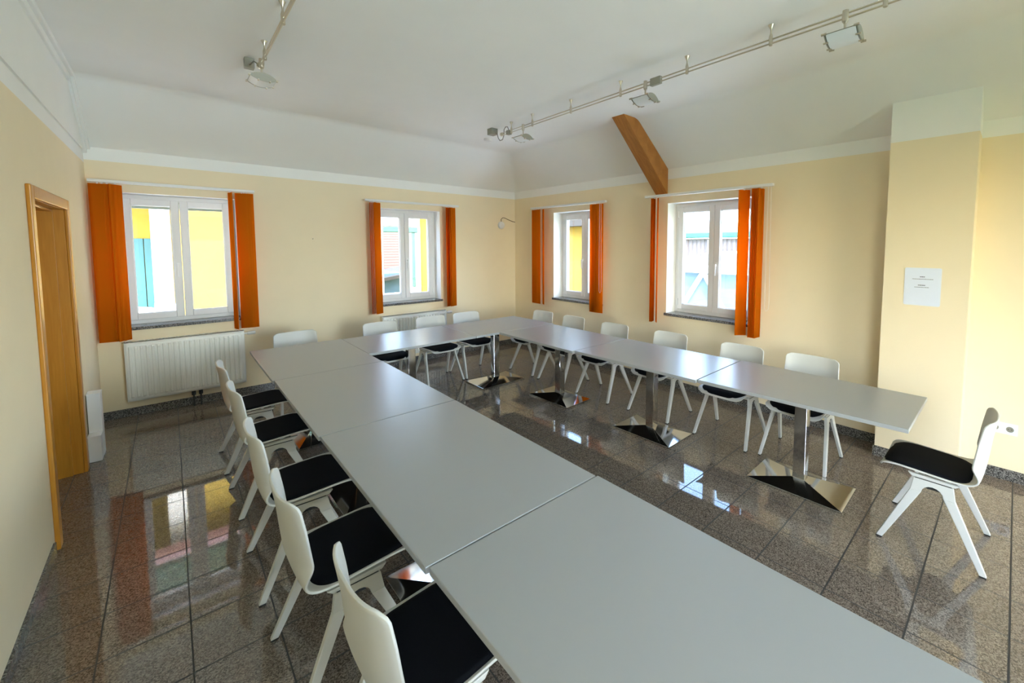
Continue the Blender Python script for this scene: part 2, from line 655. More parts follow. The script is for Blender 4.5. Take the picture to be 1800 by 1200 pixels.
# ------------------------------------------------------------------ windows
def make_window(name, axis, pos, sgn, op, sill=True, handle=True, leaves=2, side=0.034):
    """pos: inner wall face; sgn: direction to the outside; op: opening"""
    a0, a1, z0, z1 = op
    root = bpy.data.objects.new(name, None)
    COL.objects.link(root)
    root.location = ((a0 + a1) / 2, pos, z0) if axis == 'X' else (pos, (a0 + a1) / 2, z0)
    struct(root)
    cx = (a0 + a1) / 2
    hw = (a1 - a0) / 2
    H = z1 - z0

    def bx(mb, u0, u1, d0, d1, q0, q1, mi=0):
        d0, d1 = sgn * d0, sgn * d1
        if axis == 'X':
            mb.box((min(u0, u1), min(d0, d1), q0), (max(u0, u1), max(d0, d1), q1), mi)
        else:
            mb.box((min(d0, d1), min(u0, u1), q0), (max(d0, d1), max(u0, u1), q1), mi)

    F = 0.055
    fd0, fd1 = D, D + 0.07
    mb = MB()
    bx(mb, -hw, -hw + F, fd0, fd1, 0.03, H)
    bx(mb, hw - F, hw, fd0, fd1, 0.03, H)
    bx(mb, -hw + F, hw - F, fd0, fd1, H - F, H)
    bx(mb, -hw + F, hw - F, fd0, fd1, 0.03, 0.03 + F)
    mb.build('window_frame', 'window_plastic', root, bevel=0.004)
    # sashes
    inner0, inner1 = -hw + F - 0.012, hw - F + 0.012
    wleaf = (inner1 - inner0) / leaves
    B = 0.068
    zb0, zb1 = 0.03 + F - 0.012, H - F + 0.012
    for k in range(leaves):
        s0 = inner0 + k * wleaf + (0.002 if k else 0)
        s1 = inner0 + (k + 1) * wleaf - (0.002 if k < leaves - 1 else 0)
        mb = MB()
        sd0, sd1 = D - 0.018, D + 0.05
        bx(mb, s0, s0 + B, sd0, sd1, zb0, zb1)
        bx(mb, s1 - B, s1, sd0, sd1, zb0, zb1)
        bx(mb, s0 + B, s1 - B, sd0, sd1, zb1 - B, zb1)
        bx(mb, s0 + B, s1 - B, sd0, sd1, zb0, zb0 + B)
        sash = mb.build('sash', 'window_plastic', root, bevel=0.005)
        mb = MB()
        bx(mb, s0 + B - 0.004, s1 - B + 0.004, D + 0.012, D + 0.018, zb0 + B - 0.004, zb1 - B + 0.004)
        mb.build('pane', 'glass', sash)
        mb = MB()
        g = 0.006
        for (u0, u1, q0, q1) in ((s0 + B, s0 + B + g, zb0 + B, zb1 - B), (s1 - B - g, s1 - B, zb0 + B, zb1 - B),
                                 (s0 + B, s1 - B, zb0 + B, zb0 + B + g), (s0 + B, s1 - B, zb1 - B - g, zb1 - B)):
            bx(mb, u0, u1, D + 0.002, D + 0.012, q0, q1)
        mb.build('glazing_bead', 'window_plastic', sash)
    if handle:
        zc = H * 0.46
        mb = MB()
        bx(mb, side - 0.014, side + 0.014, D - 0.028, D - 0.018, zc - 0.035, zc + 0.035)
        bx(mb, side - 0.010, side + 0.010, D - 0.055, D - 0.028, zc - 0.010, zc + 0.012)
        bx(mb, side - 0.011, side + 0.011, D - 0.062, D - 0.048, zc - 0.125, zc + 0.014)
        mb.build('window_handle', 'white_metal', root, bevel=0.004)
        # hinges on the outer side
        mb = MB()
        for zz in (zb0 + 0.05, zb1 - 0.13):
            bx(mb, hw - F - 0.002, hw - F + 0.016, D - 0.03, D, zz, zz + 0.08)
            bx(mb, -hw + F - 0.016, -hw + F + 0.002, D - 0.03, D, zz, zz + 0.08)
        mb.build('hinge', 'white_metal', root, bevel=0.003)
    if sill:
        mb = MB()
        bx(mb, -hw, hw, 0.0, D + 0.02, 0.0, 0.03)
        bx(mb, -hw - 0.02, hw + 0.02, -0.025, 0.0, -0.002, 0.03)
        mb.build('window_sill', 'granite', root, bevel=0.003)
    return root


make_window('window_1', 'X', 0.0, 1, W1, side=-0.034)
make_window('window_2', 'X', 0.0, 1, W2)
make_window('window_3', 'Y', W, 1, W3)
make_window('window_4', 'Y', W, 1, W4, side=-0.034)
make_window('window_5', 'Y', 0.0, -1, W5, handle=False)
make_window('window_6', 'X', YB, -1, R2_, handle=False)

# ------------------------------------------------------------------ door in the left wall
droot = bpy.data.objects.new('door_1', None)
COL.objects.link(droot)
droot.location = (0, (DOOR[0] + DOOR[1]) / 2, 0)
struct(droot)
y0, y1 = DOOR[0] - droot.location.y, DOOR[1] - droot.location.y
zt = DOOR[3]
CW = 0.075
mb = MB()
mb.box((0.0, y0 - CW + 0.02, 0), (0.022, y0 + 0.02, zt + CW - 0.02))
mb.box((0.0, y1 - 0.02, 0), (0.022, y1 + CW - 0.02, zt + CW - 0.02))
mb.box((0.0, y0 + 0.02, zt - 0.02), (0.022, y1 - 0.02, zt + CW - 0.02))
mb.build('door_casing', 'door_wood', droot, bevel=0.006, seg=3)
mb = MB()
mb.box((-0.30, y0, 0), (0.0, y0 + 0.02, zt))
mb.box((-0.30, y1 - 0.02, 0), (0.0, y1, zt))
mb.box((-0.30, y0 + 0.02, zt - 0.02), (0.0, y1 - 0.02, zt))
mb.box((-0.30, y0 + 0.02, 0), (-0.055, y0 + 0.035, zt - 0.02))
mb.box((-0.30, y1 - 0.035, 0), (-0.055, y1 - 0.02, zt - 0.02))
mb.box((-0.30, y0 + 0.035, zt - 0.035), (-0.055, y1 - 0.035, zt - 0.02))
mb.build('door_lining', 'door_wood', droot, bevel=0.003)
leaf = MB().box((-0.29, y0 + 0.036, 0.006), (-0.25, y1 - 0.036, zt - 0.037)).build('door_leaf', 'door_wood', droot, bevel=0.003)
mb = MB()
mb.box((-0.25, y0 + 0.075, 0.93), (-0.242, y0 + 0.115, 1.15))
mb.tube([(-0.245, y0 + 0.095, 1.08), (-0.20, y0 + 0.095, 1.08), (-0.20, y0 + 0.21, 1.08)], 0.009)
mb.build('door_handle', 'nickel', leaf, smooth=True)

# ------------------------------------------------------------------ vertical blinds
BD = 0.10     # distance of the slats from the wall


def blind(name, axis, pos, sgn_in, a0, a1, slats, chain_at, label, ztop=2.372, zbot=0.812, zrail=2.385, glide_shift=0):
    """slats: list of (centre along the wall, angle to the wall in degrees)"""
    root = thing(name, label, 'blinds', ((a0 + a1) / 2, pos, zrail) if axis == 'X' else (pos, (a0 + a1) / 2, zrail))
    mid = (a0 + a1) / 2
    hw = (a1 - a0) / 2

    def P(u, d, z):
        return (u, sgn_in * d, z) if axis == 'X' else (sgn_in * d, u, z)

    def bx(mb, u0, u1, d0, d1, q0, q1):
        p, q = P(u0, d0, q0), P(u1, d1, q1)
        mb.box(tuple(min(a, b) for a, b in zip(p, q)), tuple(max(a, b) for a, b in zip(p, q)))

    mb = MB()
    bx(mb, -hw, hw, BD - 0.022, BD + 0.022, 0.0, 0.028)
    for u in (-hw + 0.25, hw - 0.25):
        bx(mb, u - 0.015, u + 0.015, 0.0, BD - 0.022, 0.012, 0.026)
    rail = mb.build('head_rail', 'white_plastic', root, bevel=0.003)
    zt_, zb_ = ztop - zrail, zbot - zrail
    for u, ang in slats:
        a = math.radians(ang)
        du, dd = math.cos(a) * 0.0635, math.sin(a) * 0.0635
        mb = MB()
        n_ = 5
        cols = []
        for i in range(n_):
            t = -1 + 2 * i / (n_ - 1)
            bow = 0.004 * (1 - t * t)
            uu = u - mid + t * du - bow * math.sin(a)
            d = BD + t * dd + bow * math.cos(a)
            cols.append((mb.bm.verts.new(P(uu, d, zb_)), mb.bm.verts.new(P(uu, d, zt_))))
        for i in range(n_ - 1):
            mb.face([cols[i][0], cols[i + 1][0], cols[i + 1][1], cols[i][1]])
        s = mb.build('slat', 'orange_fabric', root, smooth=True)
        sm = s.modifiers.new('thickness', 'SOLIDIFY')
        sm.thickness = 0.0012
        mb = MB()
        w = 0.006
        p, q = P(u - mid - w, BD - w, zt_ - 0.002), P(u - mid + w, BD + w, 0.002)
        mb.box(tuple(min(a_, b_) for a_, b_ in zip(p, q)), tuple(max(a_, b_) for a_, b_ in zip(p, q)))
        mb.build('slat_hook', 'white_plastic', s)
    if chain_at is not None:
        c0 = chain_at - mid
        pts = [P(c0 - 0.012, BD + 0.01, 0.0), P(c0 - 0.02, BD + 0.012, -0.6), P(c0 - 0.03, BD + 0.012, -1.18), P(c0 - 0.022, BD + 0.012, -1.26),
               P(c0, BD + 0.012, -1.28), P(c0 + 0.014, BD + 0.012, -1.25), P(c0 + 0.016, BD + 0.012, -0.6), P(c0 + 0.016, BD + 0.01, 0.0)]
        MB().tube(pts, 0.0022, 6).build('bead_chain', 'white_plastic', root, smooth=True)
    return root


blind('vertical_blind', 'X', 0.0, -1, 0.02, 1.325,
      [(0.085, 7), (0.115, 9), (0.150, 11), (0.205, 132),
       (1.100, 76), (1.205, 12), (1.225, 9), (1.250, 8)], None,
      'orange vertical blind around the window nearest the door')
blind('vertical_blind', 'X', 0.0, -1, 2.55, 3.97,
      [(2.615, 112), (2.632, 112), (2.649, 112), (2.666, 112), (2.715, 150),
       (3.765, 128), (3.792, 128), (3.819, 128), (3.846, 140), (3.880, 150)], None,
      'orange vertical blind over the small radiator, left of the room corner')
blind('vertical_blind', 'Y', W, -1, -2.26, -0.60,
      [(-0.665, -5), (-0.700, -8), (-0.730, -8), (-0.785, -12), (-0.905, -28),
       (-2.02, 5), (-2.06, 8), (-2.09, 8), (-2.14, 10)], -2.165,
      'orange vertical blind right of the room corner with a hanging bead chain over its slats')
blind('vertical_blind', 'Y', W, -1, -4.50, -2.93,
      [(-3.035, -70), (-3.050, -70), (-3.065, -70), (-3.120, -48),
       (-4.205, -128), (-4.315, -93), (-4.332, -93), (-4.349, -93), (-4.366, -93), (-4.383, -95)], -4.47,
      'red-glowing orange vertical blind at the window beside the wooden beam')

# ------------------------------------------------------------------ radiators


def radiator(name, x0, x1, z0, z1, label, valve_right=True):
    cx = (x0 + x1) / 2
    root = thing(name, label, 'radiator', (cx, 0, z0))
    hw = (x1 - x0) / 2
    H = z1 - z0
    # fluted front panel
    mb = MB()
    npitch = int(round((x1 - x0 - 0.06) / 0.0425))
    pw = (2 * hw - 0.05) / npitch
    xs = [(-hw, 0.0)]
    for k in range(npitch):
        b = -hw + 0.025 + k * pw
        xs += [(b + 0.004, 0.0), (b + 0.010, 1.0), (b + pw - 0.016, 1.0), (b + pw - 0.010, 0.0)]
    xs.append((hw, 0.0))
    zr = [(0.0, 0), (0.035, 0), (0.050, 1), (H - 0.065, 1), (H - 0.05, 0), (H, 0)]
    grid = []
    for z, kz in zr:
        grid.append([mb.bm.verts.new((x, -0.103 - 0.013 * kx * kz, z)) for x, kx in xs])
    for i in range(len(zr) - 1):
        for j in range(len(xs) - 1):
            mb.face([grid[i][j], grid[i][j + 1], grid[i + 1][j + 1], grid[i + 1][j]])
    fp = mb.build('front_panel', 'radiator_paint', root, fix=True, smooth=True, angle=40)
    sm = fp.modifiers.new('thickness', 'SOLIDIFY')
    sm.thickness = 0.008
    MB().box((-hw + 0.005, -0.045, 0.005), (hw - 0.005, -0.035, H - 0.01)).build('back_panel', 'radiator_paint', root)
    mb = MB()
    for s_ in (-1, 1):
        mb = MB()
        mb.box((min(s_ * hw, s_ * (hw - 0.004)), -0.104, 0.0), (max(s_ * hw, s_ * (hw - 0.004)), -0.032, H))
        mb.build('side_cover', 'radiator_paint', root)
    mb = MB()
    k = 0
    x = -hw + 0.02
    while x < hw - 0.03:
        mb.box((x, -0.100, H - 0.006), (x + 0.012, -0.036, H - 0.001))
        x += 0.022
    mb.box((-hw + 0.004, -0.103, H - 0.006), (hw - 0.004, -0.097, H))
    mb.box((-hw + 0.004, -0.040, H - 0.006), (hw - 0.004, -0.034, H))
    mb.build('top_grille', 'radiator_paint', root)
    for xx in (-hw + 0.15, hw - 0.15):
        MB().box((xx - 0.02, -0.036, 0.08), (xx + 0.02, -0.001, H - 0.08)).build('wall_bracket', 'radiator_paint', root)
    s = 1 if valve_right else -1
    v0 = s * hw
    mb = MB()
    mb.lathe([(0.010, 0.0), (0.010, 0.03), (0.016, 0.032), (0.021, 0.045), (0.021, 0.095), (0.017, 0.11)], (v0, -0.07, H - 0.045), 'X', 20)
    if s < 0:
        for vv in mb.bm.verts:
            vv.co.x = 2 * v0 - vv.co.x
    mb.build('thermostat_valve', 'white_plastic', root, smooth=True)
    return root, hw


r1, hw1 = radiator('radiator', 0.187, 1.165, 0.175, 0.79, 'large white panel radiator below the window nearest the door')
for i, px in enumerate((0.695, 0.755)):
    mb = MB()
    xx = px - r1.location.x
    mb.tube([(xx, -0.075, 0.01), (xx, -0.075, -0.05)], 0.018, 12)
    mb.tube([(xx, -0.075, -0.05), (xx, -0.075, -0.175)], 0.008, 10)
    mb.build('supply_pipe', 'dark_steel', r1, smooth=True)
radiator('radiator', 2.745, 3.735, 0.155, 0.765, 'white panel radiator partly hidden behind the chairs near the corner')

# ------------------------------------------------------------------ meeting tables
ZTAB = 0.74
TH = 0.026


def table(corners, label, base_c, along, rz=0.0):
    """corners: four top corners counter-clockwise; base_c: pedestal centre; along: long axis of the pedestal foot ('X'/'Y')"""
    bx_, by_ = base_c
    root = thing('meeting_table', label, 'table', (bx_, by_, 0), 0.0, 'white meeting tables set in a U')
    c = [(x - bx_, y - by_) for x, y in corners]
    MB().prism([(x, y, ZTAB - TH) for x, y in c], [(x, y, ZTAB) for x, y in c]).build('tabletop', 'laminate', root, bevel=0.003)
    Rz = Matrix.Rotation(rz, 4, 'Z')
    mx_, my_ = sum(p[0] for p in c) / 4, sum(p[1] for p in c) / 4
    ci = [(x + (0.012 if x < mx_ else -0.012), y + (0.012 if y < my_ else -0.012)) for x, y in c]
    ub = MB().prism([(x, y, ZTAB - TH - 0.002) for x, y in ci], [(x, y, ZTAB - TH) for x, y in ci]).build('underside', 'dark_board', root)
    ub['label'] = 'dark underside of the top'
    MB().box((-0.12, -0.12, ZTAB - TH - 0.010), (0.12, 0.12, ZTAB - TH - 0.002), 0, Rz).build('mounting_plate', 'dark_steel', root)
    MB().box((-0.041, -0.041, 0.058), (0.041, 0.041, ZTAB - TH - 0.010), 0, Rz).build('post', 'chrome', root, bevel=0.003)
    hx, hy = (0.32, 0.215) if along == 'X' else (0.200, 0.315)
    mb = MB()
    b0 = [(-hx, -hy, 0.0), (hx, -hy, 0.0), (hx, hy, 0.0), (-hx, hy, 0.0)]
    b1 = [(x, y, 0.016) for x, y, z in b0]
    b2 = [(-0.046, -0.046, 0.062), (0.046, -0.046, 0.062), (0.046, 0.046, 0.062), (-0.046, 0.046, 0.062)]
    Q = lambda L: [mb.bm.verts.new(Rz @ Vector(p)) for p in L]
    q0, q1, q2 = Q(b0), Q(b1), Q(b2)
    mb.face(list(reversed(q0)))
    mb.face(q2)
    for A, B_ in ((q0, q1), (q1, q2)):
        for i in range(4):
            mb.face([A[i], A[(i + 1) % 4], B_[(i + 1) % 4], B_[i]])
    mb.build('pyramid_foot', 'chrome', root, bevel=0.0015)
    return root


def rect(x0, x1, y0, y1):
    return [(x0, y0), (x1, y0), (x1, y1), (x0, y1)]


table(rect(1.130, 1.938, -6.275, -4.968), 'white meeting table nearest the camera, cut off by the bottom edge of the photo', (1.53, -5.62), 'Y')
table(rect(1.120, 1.930, -4.962, -3.678), 'second white meeting table from the camera in the left row', (1.525, -4.32), 'Y')
table(rect(1.110, 1.928, -3.672, -2.372), 'third white meeting table from the camera in the left row', (1.52, -3.02), 'Y')
table(rect(1.100, 1.922, -2.366, -1.125), 'white meeting table at the far left corner of the U, facing the large radiator', (1.51, -1.745), 'Y')
table([(1.925, -2.010), (3.105, -2.018), (3.105, -1.155), (1.925, -1.150)], 'white meeting table in the back row in front of the small radiator', (2.515, -1.58), 'X')
table([(3.109, -2.020), (4.290, -2.026), (4.265, -1.165), (3.109, -1.155)], 'white meeting table in the corner of the U where back and right rows meet', (3.645, -1.59), 'X')
table([(3.432, -3.266), (4.268, -3.262), (4.254, -2.032), (3.420, -2.028)], 'white meeting table of the right row next to the corner table', (3.85, -2.63), 'Y', 0.02)
table([(3.505, -4.562), (4.312, -4.545), (4.280, -3.268), (3.462, -3.272)], 'middle white meeting table of the right row', (3.88, -3.90), 'Y', 0.02)
table([(3.590, -5.845), (4.340, -5.842), (4.338, -4.551), (3.528, -4.568)], 'white meeting table ending the right row beside the pillar', (3.94, -5.19), 'Y', 0.02)

# ------------------------------------------------------------------ chairs
PROF = [(0.252, 0.418), (0.248, 0.430), (0.228, 0.443), (0.17, 0.450), (0.08, 0.447), (-0.02, 0.442), (-0.09, 0.440), (-0.145, 0.446), (-0.178, 0.466),
        (-0.196, 0.502), (-0.206, 0.555), (-0.214, 0.63), (-0.222, 0.71), (-0.231, 0.77), (-0.240, 0.824)]


def resample(prof, n):
    P = [Vector((0, a, b)) for a, b in prof]
    # catmull-rom densify
    out = []
    for i in range(len(P) - 1):
        p0, p1, p2, p3 = P[max(i - 1, 0)], P[i], P[i + 1], P[min(i + 2, len(P) - 1)]
        for k in range(10):
            t = k / 10
            out.append(0.5 * ((2 * p1) + (-p0 + p2) * t + (2 * p0 - 5 * p1 + 4 * p2 - p3) * t * t + (-p0 + 3 * p1 - 3 * p2 + p3) * t ** 3))
    out.append(P[-1])
    L = [0.0]
    for a, b in zip(out, out[1:]):
        L.append(L[-1] + (b - a).length)
    res = []
    j = 0
    for i in range(n):
        s = L[-1] * i / (n - 1)
        while j < len(L) - 2 and L[j + 1] < s:
            j += 1
        t = (s - L[j]) / max(1e-9, L[j + 1] - L[j])
        res.append((out[j].lerp(out[j + 1], t), s))
    return res, L[-1]


def smooth01(t):
    t = max(0.0, min(1.0, t))
    return t * t * (3 - 2 * t)


def make_chair(label):
    root = thing('stacking_chair', label, 'chair')
    # shell
    NU, NV = 56, 17
    pr, Ltot = resample(PROF, NU)
    mb = MB()
    rows = []
    for p, s in pr:
        y, z = p.y, p.z
        k = smooth01((z - 0.46) / 0.12)          # 0 on the seat, 1 on the back
        w = 0.215 * (1 - k) + (0.218 - 0.010 * smooth01((z - 0.5) / 0.3)) * k
        # rounded corners at the front edge and the top edge
        for dist, r in ((s, 0.05), (Ltot - s, 0.036)):
            if dist < r:
                w -= r - math.sqrt(max(0.0, r * r - (r - dist) ** 2))
        row = []
        for j in range(NV):
            v_ = -1 + 2 * j / (NV - 1)
            x = v_ * w
            e = (x / 0.215) ** 2
            zz = z + (1 - k) * 0.018 * e * e
            yy = y + k * 0.050 * e * abs(x / 0.215)
            row.append(mb.bm.verts.new((x, yy, zz)))
        rows.append(row)
    for i in range(NU - 1):
        for j in range(NV - 1):
            mb.face([rows[i][j], rows[i][j + 1], rows[i + 1][j + 1], rows[i + 1][j]])
    sh = mb.build('seat_shell', 'chair_plastic', root, smooth=True, angle=70)
    sm = sh.modifiers.new('thickness', 'SOLIDIFY')
    sm.thickness = 0.010
    sm.offset = 0.0
    bv = sh.modifiers.new('round', 'BEVEL')
    bv.width = 0.003
    bv.segments = 2
    bv.limit_method = 'ANGLE'
    bv.angle_limit = math.radians(50)

    # seat pad: rounded cushion that follows the shell
    def shell_z(x, y):
        best = None
        for p, s in pr:
            if best is None or abs(p.y - y) < abs(best.y - y):
                if p.z < 0.48:
                    best = p
        return best.z + 0.018 * (x / 0.215) ** 4 if best else 0.45

    mb = MB()
    NR, NA = 8, 48
    cy, hy, hx = 0.046, 0.203, 0.203
    rings = []
    for i in range(1, NR + 1):
        rr = (i / NR) ** 0.7
        ring = []
        for a in range(NA):
            th = 2 * math.pi * a / NA
            ca, sa = math.cos(th), math.sin(th)
            e = 2 / 4.2
            x = hx * rr * math.copysign(abs(ca) ** e, ca)
            y = cy + hy * rr * math.copysign(abs(sa) ** e, sa)
            z = shell_z(x, y) + 0.006 + 0.018 * (1 - rr ** 6) ** 0.5
            ring.append(mb.bm.verts.new((x, y, z)))
        rings.append(ring)
    cpt = mb.bm.verts.new((0, cy, shell_z(0, cy) + 0.024))
    for a in range(NA):
        mb.face([cpt, rings[0][a], rings[0][(a + 1) % NA]])
    for i in range(NR - 1):
        for a in range(NA):
            mb.face([rings[i][a], rings[i + 1][a], rings[i + 1][(a + 1) % NA], rings[i][(a + 1) % NA]])
    low = [mb.bm.verts.new((q.co.x, q.co.y, q.co.z - 0.003)) for q in rings[-1]]
    for a in range(NA):
        mb.face([rings[-1][a], low[a], low[(a + 1) % NA], rings[-1][(a + 1) % NA]])
    mb.face(list(reversed(low)))
    pad = mb.build('seat_pad', 'pad_fabric', root, smooth=True, angle=80)
    pad['label'] = 'black fabric seat pad'

    # side frames and legs
    def xo(z, s):
        return s * (0.196 + (0.43 - z) * 0.115)

    t = 0.011
    for s in (-1, 1):
        def plate(name, poly, m='chair_plastic', parent=root, dx=0.0, th=t, bevel=0.003):
            mb = MB()
            a = [(xo(z, s) - th + dx * s, y, z) for y, z in poly]
            b = [(xo(z, s) + th + dx * s, y, z) for y, z in poly]
            mb.prism(a, b)
            return mb.build(name, m, parent, bevel=bevel)

        # bridge with an arch below
        arch = []
        for i in range(9):
            an = math.pi * i / 8
            arch.append((0.048 * math.cos(an), 0.345 + 0.045 * math.sin(an)))
        poly = [(-0.088, 0.418), (-0.100, 0.345)] + [(y, z) for y, z in reversed(arch)] + [(0.100, 0.345), (0.088, 0.418)]
        br = plate('side_frame', poly)
        plate('seat_bracket', [(-0.095, 0.423), (0.095, 0.423), (0.115, 0.442), (-0.115, 0.438)])
        plate('gap_shade_strip', [(-0.08, 0.4175), (0.08, 0.4175), (0.08, 0.4235), (-0.08, 0.4235)], 'black_plastic', br, 0.0, 0.008, 0.0)  # black strip standing in for the shaded gap below the bracket
        plate('stacking_buffer', [(-0.032, 0.372), (0.030, 0.372), (0.034, 0.392), (-0.036, 0.392)], 'black_plastic', br, -0.012, 0.016, 0.003)
        for d in (-1, 1):
            lg = plate('leg', [(d * 0.048, 0.346), (d * 0.100, 0.346), (d * 0.243, 0.008), (d * 0.212, 0.008)])
            plate('foot_glide', [(d * 0.212, 0.0), (d * 0.212, 0.009), (d * 0.243, 0.009), (d * 0.241, 0.0)], 'black_plastic', lg, 0, 0.010, 0.0)
    # cross bars under the seat
    mb = MB()
    for y in (-0.06, 0.06):
        mb.box((-0.195, y - 0.012, 0.405), (0.195, y + 0.012, 0.425))
    mb.build('cross_bar', 'chair_plastic', root, bevel=0.003)
    return root


HP = math.pi / 2
# (x, y, facing angle of local +y, label, group)
G1 = 'chairs along the left row of tables'
G2 = 'chairs along the back row of tables'
G3 = 'chairs along the right row of tables'
places = [
    (1.125, -4.940, -HP + 0.02, 'white shell chair with black pad nearest the camera, at the bottom of the photo', G1),
    (1.060, -4.255, -HP + 0.01, 'second white shell chair from the camera in the left row, between first and third', G1),
    (1.050, -3.510, -HP - 0.01, 'middle white shell chair of the five in the left row', G1),
    (1.050, -2.620, -HP + 0.02, 'fourth white shell chair from the camera in the left row', G1),
    (1.040, -1.870, -HP + 0.00, 'farthest white shell chair of the left row, its back against the view of the radiator', G1),
    (1.555, -1.010, math.pi + 0.05, 'white chair alone behind the far left table, between the two radiators', G2),
    (2.450, -1.045, math.pi + 0.04, 'white chair hiding the left end of the small radiator', G2),
    (3.105, -1.055, math.pi - 0.0, 'white chair hiding the right end of the small radiator', G2),
    (3.640, -1.060, math.pi + 0.0, 'white chair in the back row closest to the room corner, right of the small radiator', G2),
    (4.330, -1.540, HP + 0.03, 'first white chair of the right row counted from the room corner', G3),
    (4.330, -2.170, HP - 0.02, 'second white chair of the right row counted from the room corner', G3),
    (4.325, -2.900, HP + 0.02, 'third white chair of the right row from the corner, under bare wall between the windows', G3),
    (4.365, -3.660, HP + 0.01, 'fourth white chair of the right row, below the window with the beam', G3),
    (4.365, -4.450, HP + 0.0, 'fifth white chair of the right row, next before the one beside the pillar', G3),
    (4.405, -5.045, HP + 0.0, 'last white chair of the right row, next to the pillar', G3),
    (3.930, -5.950, 0.0, 'white chair standing alone in front of the wall socket, seen from the side', 'chair at the table end'),
]
first = make_chair(places[0][3])
for i, (x, y, rz, lab, grp) in enumerate(places):
    if i == 0:
        first.location = (x, y, 0)
        first.rotation_euler = (0, 0, rz)
        first['group'] = grp
    else:
        dup(first, (x, y, 0), rz, lab, grp)

# ------------------------------------------------------------------ roof beam
mb = MB()
prof = [(W, 2.42), (W, 2.745), (4.54, 3.235), (4.262, 3.235)]
mb.prism([(x, -3.195, z) for x, z in prof], [(x, -3.02, z) for x, z in prof])
beam = mb.build('roof_beam', 'beam_wood', bevel=0.004)
tag(beam, 'brown knotty wooden roof beam slanting from the wall to the ceiling', 'beam')


# ------------------------------------------------------------------ track lights
def track(name, p0, p1, zr, hangers, joints, label):
    cx, cy = p0
    root = thing(name, label, 'light track', (cx, cy, ZC))
    d = Vector((p1[0] - p0[0], p1[1] - p0[1], 0))
    L = d.length
    u = d.normalized()
    n_ = Vector((-u.y, u.x, 0))
    z = zr - ZC
    for off in (0.013, -0.013):
        MB().tube([Vector((0, 0, z + off)), u * L + Vector((0, 0, z + off))], 0.0055, 10).build('conductor_rod', 'nickel', root, smooth=True)
    for e in (Vector((0, 0, z)), u * L + Vector((0, 0, z))):
        mb = MB()
        a = e - u * 0.012
        mb.tube([a + Vector((0, 0, 0)), e + u * 0.012], 0.022, 12)
        mb.build('end_cap', 'nickel', root, smooth=True)
    for s in hangers:
        e = u * s
        mb = MB()
        mb.lathe([(0.020, 0.0), (0.016, -0.008), (0.006, -0.030), (0.0055, z + 0.055), (0.012, z + 0.030), (0.012, z - 0.024), (0.008, z - 0.028)],
                 e, 'Z', 14)
        mb.build('hanger', 'nickel', root, smooth=True)
    for s in joints:
        e = u * s + Vector((0, 0, z))
        Mx = Matrix((u, n_, Vector((0, 0, 1)))).transposed().to_4x4()
        Mx.translation = e
        MB().box((-0.05, -0.016, -0.030), (0.05, 0.016, 0.030), 0, Mx).build('connector_box', 'lamp_housing', root, bevel=0.004)
    return root


tR0, tR1 = (3.565, -1.90), (3.485, -6.6)
track('light_track', tR0, tR1, 3.115, [0.20, 0.60, 1.22, 1.86, 2.52, 3.14, 3.75, 4.35], [2.235],
      'long two-rod light track over the right row of tables carrying three lamps')
tL0, tL1 = (1.125, -2.28), (1.115, -6.0)
track('light_track', tL0, tL1, 3.115, [0.22, 0.88, 1.60, 2.4, 3.2], [],
      'two-rod light track with one lamp at its end, over the left row of tables')


def make_lamp(label):
    """flood lamp: origin at the rod, long axis along local y, glass facing down; tilts about the stem"""
    root = thing('track_lamp', label, 'lamp', group='flood lamps on the ceiling tracks')
    mb = MB()
    mb.lathe([(0.016, 0.030), (0.018, 0.0), (0.016, -0.032), (0.007, -0.045), (0.006, -0.092)], (0, 0, 0), 'Z', 14)
    mb.build('stem', 'nickel', root, smooth=True)
    return root


